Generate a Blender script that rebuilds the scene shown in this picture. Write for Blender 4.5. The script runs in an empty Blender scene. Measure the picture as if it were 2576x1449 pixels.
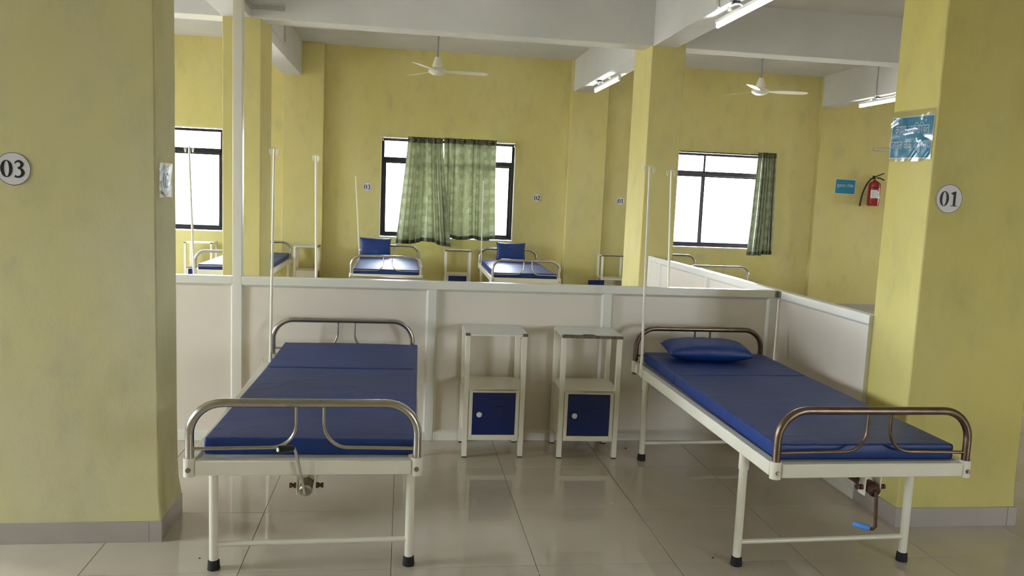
import bpy, math, random
from mathutils import Vector, Matrix, noise
random.seed(7)
S = bpy.context.scene
COL = S.collection
PI = math.pi

# ------------------------------------------------------------------ camera
FPX = 2009.94
YAW, PITCH, ROLL, CAMH = 0.138841, 0.116676, 0.0421380, 1.535605
def camera():
    f = Vector((math.sin(YAW)*math.cos(PITCH), math.cos(YAW)*math.cos(PITCH), -math.sin(PITCH)))
    r = Vector((math.cos(YAW), -math.sin(YAW), 0)); u = r.cross(f)
    c, s = math.cos(ROLL), math.sin(ROLL)
    r2 = c*r + s*u; u2 = -s*r + c*u
    m = Matrix((( r2.x, u2.x, -f.x, 0), (r2.y, u2.y, -f.y, 0), (r2.z, u2.z, -f.z, CAMH), (0, 0, 0, 1)))
    cd = bpy.data.cameras.new('camera'); co = bpy.data.objects.new('camera', cd); COL.objects.link(co)
    cd.sensor_fit = 'HORIZONTAL'; cd.sensor_width = 36; cd.lens = FPX/2576*36
    cd.clip_start = 0.05; cd.clip_end = 500
    co.matrix_world = m
    S.camera = co
camera()

# ------------------------------------------------------------------ world, exposure
SKY = 24.0
w = bpy.data.worlds.new('overcast_sky'); S.world = w; w.use_nodes = True
bg = w.node_tree.nodes['Background']; bg.inputs[0].default_value = (0.90, 0.96, 1.06, 1); bg.inputs[1].default_value = SKY
S.view_settings.view_transform = 'Standard'; S.view_settings.look = 'None'
S.view_settings.exposure = 0.88; S.view_settings.gamma = 1.0
S.view_settings.use_curve_mapping = False
S.cycles.max_bounces = 10; S.cycles.diffuse_bounces = 7; S.cycles.glossy_bounces = 4
S.cycles.transparent_max_bounces = 12; S.cycles.sample_clamp_indirect = 8
S.cycles.caustics_reflective = False; S.cycles.caustics_refractive = False

# room extents
XL, XR, YF, YB, ZC = -5.5, 9.9, -3.2, 11.35, 3.44
WT = 0.2
# openings (a, b, z0, z1)
BACK_WIN = [(-4.28, -2.43, .865, 2.255), (-.32, 1.556, .865, 2.255), (3.53, 5.41, .865, 2.265)]
LEFT_WIN_AND_FILL = [(-1.6, -1.0, .865, 2.2), (1.9, 3.45, .865, 2.45), (5.2, 6.7, .865, 2.4), (8.8, 10.3, .865, 2.4)]  # second read off the side light; the others unseen, added to brighten
FRONT_FILL_WIN = [(4.2, 5.4, .865, 2.25)]  # unseen window, added and sized to light the right pillar front
RIGHT_FILL_WIN = [(9.75, 10.4, .865, 2.255)]  # unseen window, added to brighten the wall with the extinguisher
def portal(loc, rot, sx, sy):
    l = bpy.data.lights.new('window_daylight', 'AREA'); l.shape = 'RECTANGLE'; l.size = sx; l.size_y = sy
    l.cycles.is_portal = True
    o = bpy.data.objects.new('window_daylight', l); COL.objects.link(o); o.location = loc; o.rotation_euler = rot
for a, b, z0, z1 in BACK_WIN: portal(((a+b)/2, YB+WT, (z0+z1)/2), (-PI/2, 0, 0), b-a, z1-z0)
for a, b, z0, z1 in FRONT_FILL_WIN: portal(((a+b)/2, YF-WT, (z0+z1)/2), (PI/2, 0, 0), b-a, z1-z0)
for a, b, z0, z1 in LEFT_WIN_AND_FILL: portal((XL-WT, (a+b)/2, (z0+z1)/2), (0, -PI/2, 0), z1-z0, b-a)
for a, b, z0, z1 in RIGHT_FILL_WIN: portal((XR+WT, (a+b)/2, (z0+z1)/2), (0, PI/2, 0), z1-z0, b-a)

# ------------------------------------------------------------------ materials
def lin(c):
    return tuple(((x/255)/12.92 if x/255 <= .04045 else ((x/255+.055)/1.055)**2.4) for x in c)
class NT:
    def __init__(s, name):
        s.m = bpy.data.materials.new(name); s.m.use_nodes = True; s.t = s.m.node_tree
        s.b = s.t.nodes['Principled BSDF']; s.out = s.t.nodes['Material Output']
    def n(s, typ, **kw):
        nd = s.t.nodes.new(typ)
        for k, v in kw.items(): setattr(nd, k, v)
        return nd
    def l(s, a, b): s.t.links.new(a, b)
    def mapping(s, scale=(1, 1, 1), coord='Object'):
        tc = s.n('ShaderNodeTexCoord'); mp = s.n('ShaderNodeMapping'); mp.inputs['Scale'].default_value = scale
        if coord == 'World':
            g = s.n('ShaderNodeNewGeometry'); s.l(g.outputs['Position'], mp.inputs[0])
        else: s.l(tc.outputs[coord], mp.inputs[0])
        return mp.outputs[0]
    def noise(s, vec, scale, detail=4, rough=.55):
        nz = s.n('ShaderNodeTexNoise'); nz.inputs['Scale'].default_value = scale; nz.inputs['Detail'].default_value = detail
        nz.inputs['Roughness'].default_value = rough; s.l(vec, nz.inputs['Vector']); return nz.outputs['Fac']
    def ramp(s, fac, stops):
        r = s.n('ShaderNodeValToRGB'); e = r.color_ramp.elements
        while len(e) < len(stops): e.new(.5)
        for i, (p, c) in enumerate(stops): e[i].position = p; e[i].color = (*c, 1) if len(c) == 3 else c
        s.l(fac, r.inputs[0]); return r.outputs[0]
    def mix(s, fac, a, b, blend='MIX'):
        m = s.n('ShaderNodeMix', data_type='RGBA', blend_type=blend)
        for sock, v in ((m.inputs[0], fac), (m.inputs[6], a), (m.inputs[7], b)):
            if isinstance(v, (int, float)): sock.default_value = v
            elif isinstance(v, tuple): sock.default_value = (*v, 1) if len(v) == 3 else v
            else: s.l(v, sock)
        return m.outputs[2]
    def bump(s, h, strength=.2, dist=.01):
        b = s.n('ShaderNodeBump'); b.inputs['Strength'].default_value = strength; b.inputs['Distance'].default_value = dist
        s.l(h, b.inputs['Height']); s.l(b.outputs[0], s.b.inputs['Normal'])
    def col(s, v):
        if isinstance(v, tuple): s.b.inputs['Base Color'].default_value = (*v, 1)
        else: s.l(v, s.b.inputs['Base Color'])
    def set(s, **kw):
        for k, v in kw.items(): s.b.inputs[k.replace('_', ' ')].default_value = v
        return s
G3 = lambda v: (v, v, v)

def m_plaster(name, base, dirt, pale, lumps=False):
    t = NT(name); v = t.mapping((1, 1, .55), 'World')
    n1 = t.noise(v, 1.7, 5, .6); n2 = t.noise(v, 6, 7, .62)
    vs = t.mapping((4, 4, 2.0), 'World'); n3 = t.noise(vs, 1.6, 6, .62)
    f1 = t.ramp(n1, [(.38, G3(0)), (.70, G3(1))]); f2 = t.ramp(n2, [(.42, G3(0)), (.74, G3(1))]); f3 = t.ramp(n3, [(.42, G3(0)), (.70, G3(1))])
    c = t.mix(f1, base, pale)
    fm = t.mix(1.0, f2, f3, 'MULTIPLY')
    c = t.mix(t.mix(1.0, fm, G3(.65), 'MULTIPLY'), c, dirt)
    t.col(c); t.set(Roughness=.85, Specular_IOR_Level=.12)
    fine = t.noise(t.mapping((30, 30, 14), 'World'), 3, 5, .6)
    h = t.mix(.28, n2, fine)
    if lumps:
        g_ = t.n('ShaderNodeNewGeometry'); sp = t.n('ShaderNodeSeparateXYZ'); t.l(g_.outputs['Position'], sp.inputs[0])
        low = t.ramp(sp.outputs[2], [(.09, G3(1)), (.15, G3(.75)), (.19, G3(0))]); nl = t.noise(t.mapping((1, 1, 1.3), 'World'), 16, 4, .5)
        h = t.mix(low, h, t.mix(1.0, nl, G3(2.6), 'MULTIPLY'))
    t.bump(h, .3, .006)
    return t.m
M = {}
M['yellow'] = m_plaster('yellow_plaster', lin((208, 196, 128)), lin((170, 166, 128)), lin((210, 199, 140)))
M['yellow_lit'] = m_plaster('yellow_plaster_lit', lin((212, 203, 150)), lin((162, 164, 142)), lin((211, 204, 168)), True)  # same paint as the walls, paled in the colour for direct skylight
M['yellow_shaded'] = m_plaster('yellow_plaster_shaded', lin((207, 194, 116)), lin((170, 164, 114)), lin((209, 198, 132)), True)  # same paint, colour deepened for the shaded, yellow-bounced light on this pillar
def m_ceiling():
    t = NT('white_distemper'); v = t.mapping((1, 1, 1), 'World')
    c = t.ramp(t.noise(v, 1.3, 5, .6), [(.3, lin((206, 205, 203))), (.7, lin((219, 218, 216)))])
    t.col(c); t.set(Roughness=.8, Specular_IOR_Level=.2); t.bump(t.noise(v, 30, 4), .15, .004); return t.m
M['ceiling'] = m_ceiling()
def m_tile():
    t = NT('vitrified_tile'); v = t.mapping((1, 1, 1), 'World')
    c = t.ramp(t.noise(v, 2.1, 6, .62), [(.3, lin((192, 181, 164))), (.7, lin((202, 192, 177)))])
    oi = t.n('ShaderNodeObjectInfo')
    r = t.n('ShaderNodeMapRange'); t.l(oi.outputs['Random'], r.inputs[0]); r.inputs[3].default_value = .96; r.inputs[4].default_value = 1.03
    c = t.mix(1.0, c, r.outputs[0], 'MULTIPLY')
    sp = t.ramp(t.noise(v, 55, 3, .7), [(.72, G3(1)), (.80, G3(.86))]); c = t.mix(1.0, c, sp, 'MULTIPLY')
    t.col(c)
    rr = t.n('ShaderNodeMapRange'); t.l(t.noise(v, 1.1, 4), rr.inputs[0]); rr.inputs[3].default_value = .015; rr.inputs[4].default_value = .07
    t.l(rr.outputs[0], t.b.inputs['Roughness']); t.set(Specular_IOR_Level=.8); return t.m
M['tile'] = m_tile()
def m_floor_far():
    t = NT('tiled_floor'); v = t.mapping((1, 1, 1), 'World')
    mp = t.n('ShaderNodeMapping'); t.l(v, mp.inputs[0]); mp.inputs['Location'].default_value = (.611+6, -3.132+6, 0)
    br = t.n('ShaderNodeTexBrick'); t.l(mp.outputs[0], br.inputs['Vector']); br.offset = 0; br.squash = 1
    br.inputs['Scale'].default_value = 1; br.inputs['Brick Width'].default_value = .6; br.inputs['Row Height'].default_value = .6
    br.inputs['Mortar Size'].default_value = .0012; br.inputs['Color1'].default_value = (*lin((196, 185, 169)), 1); br.inputs['Color2'].default_value = (*lin((198, 188, 172)), 1)
    br.inputs['Mortar'].default_value = (*lin((95, 86, 76)), 1)
    t.col(br.outputs[0]); t.set(Roughness=.1); return t.m
M['floor_far'] = m_floor_far()
def m_simple(name, c, rough=.5, metal=0, spec=.5, coat=0, nscale=0, ncol=None, bump=0, bscale=40):
    t = NT(name)
    if nscale:
        v = t.mapping(); t.col(t.mix(t.ramp(t.noise(v, nscale, 5, .6), [(.4, G3(0)), (.75, G3(1))]), c, ncol))
    else: t.col(c)
    t.set(Roughness=rough, Metallic=metal, Specular_IOR_Level=spec, Coat_Weight=coat, Coat_Roughness=.1)
    if bump: t.bump(t.noise(t.mapping(), bscale, 4), bump, .003)
    return t.m
M['grout'] = m_simple('grout', lin((92, 84, 74)), .9)
M['skirting'] = m_simple('skirting_tile', lin((178, 171, 165)), .22, nscale=3, ncol=lin((168, 160, 153)))
M['putty'] = m_simple('white_cement', lin((205, 200, 190)), .8)
M['alu_white'] = m_simple('white_powder_coat', lin((225, 222, 212)), .28, spec=.5)
M['panel'] = m_simple('cream_laminate', lin((225, 216, 203)), .33, nscale=1.2, ncol=lin((219, 209, 196)))
M['enamel'] = m_simple('cream_enamel', lin((236, 231, 213)), .3, nscale=6, ncol=lin((230, 224, 204)))
M['enamel_top'] = m_simple('pale_grey_enamel', lin((205, 206, 202)), .18)
M['rust'] = m_simple('rusted_edge', lin((120, 104, 88)), .75, nscale=40, ncol=lin((70, 56, 45)))
M['black_hole'] = m_simple('black_chip', lin((22, 20, 20)), .9)
M['blue_door'] = m_simple('blue_enamel', lin((8, 34, 104)), .3, nscale=12, ncol=lin((7, 29, 92)))
M['steel'] = m_simple('stainless_steel', (.60, .56, .51), .24, 1, nscale=14, ncol=(.50, .46, .42))
M['bronze'] = m_simple('browned_steel', (.23, .165, .12), .36, 1, nscale=18, ncol=(.16, .11, .08))
M['chrome'] = m_simple('bright_chrome', (.7, .7, .7), .15, 1)
M['old_steel'] = m_simple('worn_steel', (.42, .38, .32), .45, 1, nscale=30, ncol=(.25, .21, .17))
M['rusty'] = m_simple('rusty_steel', lin((98, 66, 48)), .6, .3, nscale=50, ncol=lin((60, 40, 32)))
M['rubber'] = m_simple('black_rubber', lin((26, 26, 27)), .6)
M['black_grip'] = m_simple('black_plastic', lin((18, 18, 20)), .4)
M['blue_grip'] = m_simple('sky_blue_plastic', lin((88, 148, 226)), .45)
M['white_plastic'] = m_simple('white_plastic', lin((232, 230, 224)), .35)
M['fan'] = m_simple('fan_enamel', lin((226, 220, 206)), .35)
M['fan_rod'] = m_simple('fan_rod_grey', lin((150, 150, 148)), .4, .3)
M['dark_slot'] = m_simple('dark_slot', lin((30, 24, 20)), .9)
M['frame_black'] = m_simple('dark_anodised_frame', lin((38, 36, 40)), .4, .2)
M['frame_grey'] = m_simple('brown_grey_anodised_frame', lin((84, 80, 88)), .4, .2)
M['white_reveal'] = m_simple('white_reveal', lin((232, 230, 222)), .7)
M['paper'] = m_simple('printed_paper', lin((222, 219, 222)), .45)
M['ink'] = m_simple('black_ink', lin((24, 20, 22)), .5)
M['notice_blue'] = m_simple('notice_teal', lin((48, 140, 176)), .4)
M['notice_text'] = m_simple('notice_lettering', lin((214, 222, 232)), .45)
M['red'] = m_simple('red_enamel', lin((150, 20, 28)), .3, coat=.2)
M['ext_black'] = m_simple('hose_black', lin((30, 20, 20)), .5)
M['ext_white'] = m_simple('label_white', lin((226, 224, 220)), .5)
M['ext_dark'] = m_simple('label_dark', lin((40, 30, 40)), .5)
M['brass'] = m_simple('dull_brass', (.45, .36, .2), .4, 1)
M['conduit'] = m_simple('conduit_white', lin((206, 203, 198)), .45)
M['conduit_grey'] = m_simple('conduit_grey', lin((168, 165, 160)), .5)
M['hinge'] = m_simple('zinc_hinge', lin((172, 170, 162)), .45, .3, nscale=90, ncol=lin((110, 108, 100)))
M['flake'] = m_simple('plaster_crumb', lin((225, 220, 205)), .9)
M['speck'] = m_simple('dark_dirt', lin((40, 35, 30)), .9)
def m_vinyl():
    t = NT('blue_rexine'); v = t.mapping()
    c = t.ramp(t.noise(v, 2.5, 4), [(.35, lin((11, 47, 115))), (.7, lin((14, 55, 128)))])
    t.col(c); t.set(Roughness=.46, Specular_IOR_Level=.58)
    fine = t.noise(v, 260, 2); big = t.noise(t.mapping((1, 2.4, 1)), 3.2, 3, .5)
    h = t.mix(.12, big, fine); t.bump(h, .30, .02); return t.m
M['vinyl'] = m_vinyl()
def m_curtain():
    t = NT('green_jacquard'); tc = t.n('ShaderNodeTexCoord'); mp = t.n('ShaderNodeMapping'); t.l(tc.outputs['UV'], mp.inputs[0])
    mp.inputs['Scale'].default_value = (6.5, 10.5, 1)
    vo = t.n('ShaderNodeTexVoronoi'); t.l(mp.outputs[0], vo.inputs['Vector']); vo.inputs['Scale'].default_value = 1; vo.inputs['Randomness'].default_value = .35
    f = t.ramp(vo.outputs['Distance'], [(.31, G3(1)), (.40, G3(0))])
    nz = t.noise(t.mapping((1, 1, 1)), 26, 5, .65); fn = t.ramp(nz, [(.47, G3(0)), (.53, G3(1))])
    base = t.mix(fn, lin((124, 130, 97)), lin((133, 139, 107))); c = t.mix(f, base, lin((148, 156, 128)))
    sep = t.n('ShaderNodeSeparateXYZ'); t.l(tc.outputs['UV'], sep.inputs[0])
    hem = t.ramp(sep.outputs[1], [(.035, G3(1)), (.04, G3(0)), (.945, G3(0)), (.95, G3(1))]); c = t.mix(hem, c, lin((70, 76, 46)))
    t.col(c); t.set(Roughness=.5, Sheen_Weight=.2)
    tr = t.n('ShaderNodeBsdfTranslucent'); t.l(t.mix(1.0, c, lin((244, 238, 222)), 'MULTIPLY'), tr.inputs[0])
    mx = t.n('ShaderNodeMixShader'); mf = t.mix(hem, G3(.085), G3(.03)); t.l(mf, mx.inputs[0]); t.l(t.b.outputs[0], mx.inputs[1]); t.l(tr.outputs[0], mx.inputs[2])
    t.l(mx.outputs[0], t.out.inputs[0]); t.bump(nz, .3, .006); return t.m
M['curtain'] = m_curtain()
def m_glass(name, gl, rough, tint=(1, 1, 1)):
    t = NT(name); tr = t.n('ShaderNodeBsdfTransparent'); tr.inputs[0].default_value = (*tint, 1)
    g = t.n('ShaderNodeBsdfGlossy'); g.inputs['Roughness'].default_value = rough
    fr = t.n('ShaderNodeFresnel'); fr.inputs[0].default_value = gl
    mx = t.n('ShaderNodeMixShader'); t.l(fr.outputs[0], mx.inputs[0]); t.l(tr.outputs[0], mx.inputs[1]); t.l(g.outputs[0], mx.inputs[2])
    t.l(mx.outputs[0], t.out.inputs[0]); return t.m
M['glass'] = m_glass('window_glass', 1.35, .02, (.96, .98, .98))
M['film'] = m_glass('clear_plastic_film', 1.6, .12, (.97, .97, .96))
M['thin_film'] = m_glass('thin_plastic_film', 1.16, .15, (.96, .97, .96))
def m_emit(name, c, s):
    t = NT(name); t.set(Emission_Strength=s); t.b.inputs['Emission Color'].default_value = (*c, 1); t.col(c); return t.m
M['tube'] = m_emit('lit_tube', (.95, .98, 1.0), 14)
def m_ground():
    t = NT('bounce_paving_and_hazed_grass'); v = t.mapping((1, 1, 1), 'World')
    gr = t.ramp(t.noise(v, .35, 6), [(.35, (.017, .024, .021)), (.62, (.036, .042, .040))])
    sep = t.n('ShaderNodeSeparateXYZ'); t.l(v, sep.inputs[0])
    f = t.ramp(t.mix(1.0, sep.outputs[1], G3(.01), 'MULTIPLY'), [(.28, G3(0)), (.30, G3(1)), (.46, G3(1)), (.70, G3(.25))])  # grass pales with distance: haze put into the ground colour
    t.col(t.mix(f, lin((196, 190, 180)), gr)); t.set(Roughness=1, Specular_IOR_Level=0); return t.m  # unseen near paving, made pale to bounce daylight onto the ceiling
M['ground'] = m_ground()

# ------------------------------------------------------------------ mesh helpers
class MB:
    def __init__(s): s.v = []; s.f = []; s.uv = None
    def add(s, vs, fs):
        k = len(s.v); s.v += [tuple(p) for p in vs]; s.f += [tuple(i+k for i in f) for f in fs]; return s
    def box(s, x0, x1, y0, y1, z0, z1):
        return s.add([(x0,y0,z0),(x1,y0,z0),(x1,y1,z0),(x0,y1,z0),(x0,y0,z1),(x1,y0,z1),(x1,y1,z1),(x0,y1,z1)],
                     [(3,2,1,0),(4,5,6,7),(0,1,5,4),(1,2,6,5),(2,3,7,6),(3,0,4,7)])
    def tube(s, path, r, n=12, rad=None):
        P = [Vector(p) for p in path]; m = len(P); T = []
        for i in range(m):
            a = P[max(0, i-1)]; b = P[min(m-1, i+1)]; T.append((b-a).normalized())
        u = T[0].orthogonal().normalized(); vs = []
        for i in range(m):
            u = (u - T[i]*u.dot(T[i])).normalized(); w_ = T[i].cross(u)
            rr = rad[i] if rad else r
            for k in range(n):
                a = 2*PI*k/n; vs.append(P[i] + (u*math.cos(a) + w_*math.sin(a))*rr)
        fs = [(i*n+k, i*n+(k+1) % n, (i+1)*n+(k+1) % n, (i+1)*n+k) for i in range(m-1) for k in range(n)]
        fs += [tuple(range(n-1, -1, -1)), tuple((m-1)*n+k for k in range(n))]
        return s.add(vs, fs)
    def lathe(s, prof, c=(0, 0, 0), n=20, axis='z'):
        vs = []
        for r, h in prof:
            for k in range(n):
                a = 2*PI*k/n; x, y = r*math.cos(a), r*math.sin(a)
                p = {'z': (x, y, h), 'y': (x, h, y), 'x': (h, x, y)}[axis]
                vs.append((p[0]+c[0], p[1]+c[1], p[2]+c[2]))
        m = len(prof)
        fs = [(i*n+k, i*n+(k+1) % n, (i+1)*n+(k+1) % n, (i+1)*n+k) for i in range(m-1) for k in range(n)]
        fs += [tuple(range(n-1, -1, -1)), tuple((m-1)*n+k for k in range(n))]
        return s.add(vs, fs)
    def prism(s, poly, y0, y1):     # polygon in xz, extruded along y
        n = len(poly)
        vs = [(x, y0, z) for x, z in poly] + [(x, y1, z) for x, z in poly]
        return s.add(vs, [tuple(range(n)), tuple(range(2*n-1, n-1, -1))] + [(i, n+i, n+(i+1) % n, (i+1) % n) for i in range(n)])
    def mesh(s, name, smooth=35):
        me = bpy.data.meshes.new(name); me.from_pydata(s.v, [], s.f); me.validate(); 
        import bmesh
        b = bmesh.new(); b.from_mesh(me); bmesh.ops.recalc_face_normals(b, faces=b.faces); b.to_mesh(me); b.free()
        if smooth:
            me.shade_smooth(); me.set_sharp_from_angle(angle=math.radians(smooth))
        return me
def link(name, data, parent=None, mat=None, loc=None, rot=None):
    o = bpy.data.objects.new(name, data); COL.objects.link(o)
    if parent: o.parent = parent
    if loc: o.location = loc
    if rot: o.rotation_euler = rot
    if mat is not None:
        if not data.materials: data.materials.append(None)
        o.material_slots[0].link = 'OBJECT'; o.material_slots[0].material = mat
    return o
def ob(name, mb, mat, parent=None, loc=None, rot=None, bevel=0, seg=2, smooth=35):
    o = link(name, mb.mesh(name, smooth), parent, M[mat] if isinstance(mat, str) else mat, loc, rot)
    if bevel:
        bv = o.modifiers.new('bevel', 'BEVEL'); bv.width = bevel; bv.segments = seg; bv.limit_method = 'ANGLE'; bv.angle_limit = math.radians(40)
    return o
CACHE = {}
def part(name, key, fn, mat, parent, loc=None, rot=None, bevel=0):
    if key not in CACHE: CACHE[key] = fn().mesh(name)
    o = link(name, CACHE[key], parent, M[mat] if isinstance(mat, str) else mat, loc, rot)
    if bevel:
        bv = o.modifiers.new('bevel', 'BEVEL'); bv.width = bevel; bv.segments = 2; bv.limit_method = 'ANGLE'; bv.angle_limit = math.radians(40)
    return o
def tag(o, label, cat, group=None):
    o['label'] = label; o['category'] = cat
    if group: o['group'] = group
    return o
def thing(name, label, cat, loc=(0, 0, 0), rz=0, group=None):
    o = bpy.data.objects.new(name, None); COL.objects.link(o); o.location = loc; o.rotation_euler = (0, 0, rz); o.empty_display_size = .1
    return tag(o, label, cat, group)
def struct(o, label=None):
    o['kind'] = 'structure'
    if label: o['label'] = label
    return o
def sroot(name, label=None):
    o = bpy.data.objects.new(name, None); COL.objects.link(o); o.empty_display_size = .1; return struct(o, label)
def B(*a): return MB().box(*a)
def arc(cx, cz, r, a0, a1, n=8):
    return [(cx + r*math.cos(a0+(a1-a0)*i/n), cz + r*math.sin(a0+(a1-a0)*i/n)) for i in range(n+1)]
def catmull(P, n=5):
    P = [Vector(p) for p in P]; Q = [2*P[0]-P[1]] + P + [2*P[-1]-P[-2]]; out = []
    for i in range(1, len(Q)-2):
        for k in range(n):
            t = k/n; a, b, c, d = Q[i-1:i+3]
            out.append(.5*((2*b) + (c-a)*t + (2*a-5*b+4*c-d)*t*t + (3*b-a-3*c+d)*t**3))
    out.append(P[-1]); return out

# ------------------------------------------------------------------ room shell
def wall_boxes(a0, a1, opens, put):
    mb = MB(); xs = sorted(opens); cur = a0
    for a, b, z0, z1 in xs:
        put(mb, cur, a, 0, ZC); put(mb, a, b, 0, z0); put(mb, a, b, z1, ZC); cur = b
    put(mb, cur, a1, 0, ZC); return mb
struct(ob('wall_back', wall_boxes(XL, XR, BACK_WIN, lambda m, a, b, z0, z1: m.box(a, b, YB, YB+WT, z0, z1)), 'yellow'), 'yellow distempered back wall with three windows')
struct(ob('wall_front', wall_boxes(XL, XR, FRONT_FILL_WIN, lambda m, a, b, z0, z1: m.box(a, b, YF-WT, YF, z0, z1)), 'yellow'))
struct(ob('wall_left', wall_boxes(YF, YB, LEFT_WIN_AND_FILL, lambda m, a, b, z0, z1: m.box(XL-WT, XL, a, b, z0, z1)), 'yellow'))
struct(ob('wall_right', wall_boxes(YF, YB, RIGHT_FILL_WIN, lambda m, a, b, z0, z1: m.box(XR, XR+WT, a, b, z0, z1)), 'yellow'))
struct(ob('ceiling', B(XL-WT, XR+WT, YF-WT, YB+WT, ZC, ZC+.15), 'ceiling'), 'white painted ceiling slab')
struct(ob('baseboard_back', B(XL, 6.07, YB-.012, YB, 0, .095), 'skirting', bevel=.002))
# floor: screed, single tiles near the camera, textured slab beyond
T = .6; TX, TY = -.611, 3.132
floor = sroot('floor', 'glossy beige vitrified tile floor')
NI0, NI1, NJ0, NJ1 = -6, 10, -5, 6
gx0, gx1, gy0, gy1 = TX+NI0*T, TX+(NI1+1)*T, TY+NJ0*T, TY+(NJ1+1)*T
ob('screed', B(gx0, gx1, gy0, gy1, -.05, -.003), 'grout', floor)
fs = MB(); fs.box(XL, gx0, YF, YB, -.05, 0); fs.box(gx1, XR, YF, YB, -.05, 0); fs.box(gx0, gx1, YF, gy0, -.05, 0); fs.box(gx0, gx1, gy1, YB, -.05, 0)
ob('far_floor', fs, 'floor_far', floor)
g = .0011
def tile_mb():
    m = MB(); a, b, c = g, T-g, .0012
    vs = [(a,a,-.003),(b,a,-.003),(b,b,-.003),(a,b,-.003),(a,a,-.0008),(b,a,-.0008),(b,b,-.0008),(a,b,-.0008),(a+c,a+c,0),(b-c,a+c,0),(b-c,b-c,0),(a+c,b-c,0)]
    return m.add(vs, [(3,2,1,0),(0,1,5,4),(1,2,6,5),(2,3,7,6),(3,0,4,7),(4,5,9,8),(5,6,10,9),(6,7,11,10),(7,4,8,11),(8,9,10,11)])
tm = tile_mb().mesh('tile', smooth=0)
for i in range(NI0, NI1+1):
    for j in range(NJ0, NJ1+1):
        link('tile', tm, floor, M['tile'], (TX+i*T, TY+j*T, 0))

def pillar(name, x0, x1, y0, y1, z1, flare, mat, label, skirt=None):
    r = sroot(name, label); mb = MB(); zs = [.0, .10, .13, .18, .26, .5, 1.2, 2.0, 2.7, z1]
    off = [flare, flare, flare*.75, flare*.3, flare*.08, 0, 0, 0, 0, 0]; vs = []; NS = 8
    def ring(z, e, k):
        X0, X1, Y0, Y1 = x0-e, x1+e, y0-e, y1+e; P = []
        for a, b in (((X0,Y0),(X1,Y0)), ((X1,Y0),(X1,Y1)), ((X1,Y1),(X0,Y1)), ((X0,Y1),(X0,Y0))):
            for i in range(NS):
                t = i/NS; p = Vector((a[0]+(b[0]-a[0])*t, a[1]+(b[1]-a[1])*t, z))
                d = noise.noise(p*2.3+Vector((k, 7, 1)))*.003*(1 if .05 < z < z1-.1 else 0)
                P.append((p.x+d, p.y-d, z))
        return P
    n = NS*4
    for z, e in zip(zs, off): vs += ring(z, e, 3)
    fs = [(i*n+k, i*n+(k+1) % n, (i+1)*n+(k+1) % n, (i+1)*n+k) for i in range(len(zs)-1) for k in range(n)]
    fs += [tuple(range(n-1, -1, -1)), tuple((len(zs)-1)*n+k for k in range(n))]
    mb.add(vs, fs); ob('plaster', mb, mat, r, bevel=.006, seg=2, smooth=50)
    if skirt:
        t, h = .016, skirt; X0, X1, Y0, Y1 = x0-t, x1+t, y0-t, y1+t; gp = .001
        xm = x1-.035 if name == 'pillar_1' else x1-.035
        for a in ((X0, xm-gp, Y0, y0-.001), (xm+gp, X1, Y0, y0-.001), (X0, X1, y1+.001, Y1), (X0, x0-.001, y0, y1), (x1+.001, X1, y0, y1)):
            ob('skirting_tile', B(a[0], a[1], a[2], a[3], 0, h), 'skirting', r, bevel=.0012)
    return r
pillar('pillar_1', -1.80, -1.0, 3.44, 3.735, ZC, .013, 'yellow_lit', 'broad yellow plastered pillar at the left edge of the picture', .093)
pillar('pillar_2', 2.43, 3.05, 3.46, 3.805, ZC, .006, 'yellow_shaded', 'yellow plastered pillar at the right beside the bed with the pillow', .096)
pillar('pillar_3', 2.322, 2.658, 7.62, 8.215, ZC, 0, 'yellow', 'narrow yellow pillar rising behind the partition corner')
pillar('pillar_4', -1.635, -1.30, 7.62, 8.215, ZC, 0, 'yellow', 'narrow yellow pillar behind the tall white post')
for k, (a, b) in enumerate(((-1.635, -1.097), (2.305, 2.84), (6.07, XR))):
    struct(ob('wall_pilaster_%d' % (k+1), B(a, b, 11.25, YB+.02, 0, ZC), 'yellow', bevel=.006))
    ob('skirting_tile', B(a-.01, b+.01, 11.238, 11.25, 0, .095), 'skirting', bpy.data.objects['wall_pilaster_%d' % (k+1)])
# beams
ZB = 3.0; BX = [(-1.64, -1.39), (2.33, 2.575), (6.05, 6.29)]
struct(ob('ceiling_beam_1', B(XL, XR, 7.62, 7.87, ZB, ZC+.02), 'ceiling', bevel=.006), 'white cross beam spanning the hall over the partition')
struct(ob('ceiling_beam_2', B(XL, XR, 3.48, 3.73, ZB, ZC+.02), 'ceiling', bevel=.006))
k = 3
for a, b in BX:
    for y0, y1 in ((YF, 3.48), (3.73, 7.62), (7.87, 11.25)):
        struct(ob('ceiling_beam_%d' % k, B(a, b, y0, y1, ZB, ZC+.02), 'ceiling', bevel=.006)); k += 1
# conduits on the beams and walls
def trim(n, mb, mat='conduit', bevel=.002, label=None): return struct(ob('trim_%d' % n, mb, mat, bevel=bevel), label)
trim(1, B(-1.385, -1.10, 7.595, 7.619, 3.078, 3.108), 'conduit_grey', label='cable casing on the cross beam')
trim(2, B(-1.389, -1.365, 4.0, 7.60, 3.08, 3.105), 'conduit_grey')
trim(3, B(-1.389, -1.372, 8.0, 9.655, 3.112, 3.142))
trim(4, B(-1.389, -1.372, 9.635, 9.66, 3.142, 3.43))
trim(5, MB().tube([(6.035, 9.89, 2.99), (6.035, 9.89, 3.43)], .013, 10), 'conduit')
trim(6, B(6.91, 7.6, 11.226, 11.2495, 2.412, 2.44), 'conduit')
trim(7, MB().tube([(2.318, 6.0, 2.99), (2.318, 6.0, 3.43)], .013, 10), 'conduit')

# outside
struct(ob('ground_outside', B(-150, 150, -90, 250, -.9, -.8), 'ground'))

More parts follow.
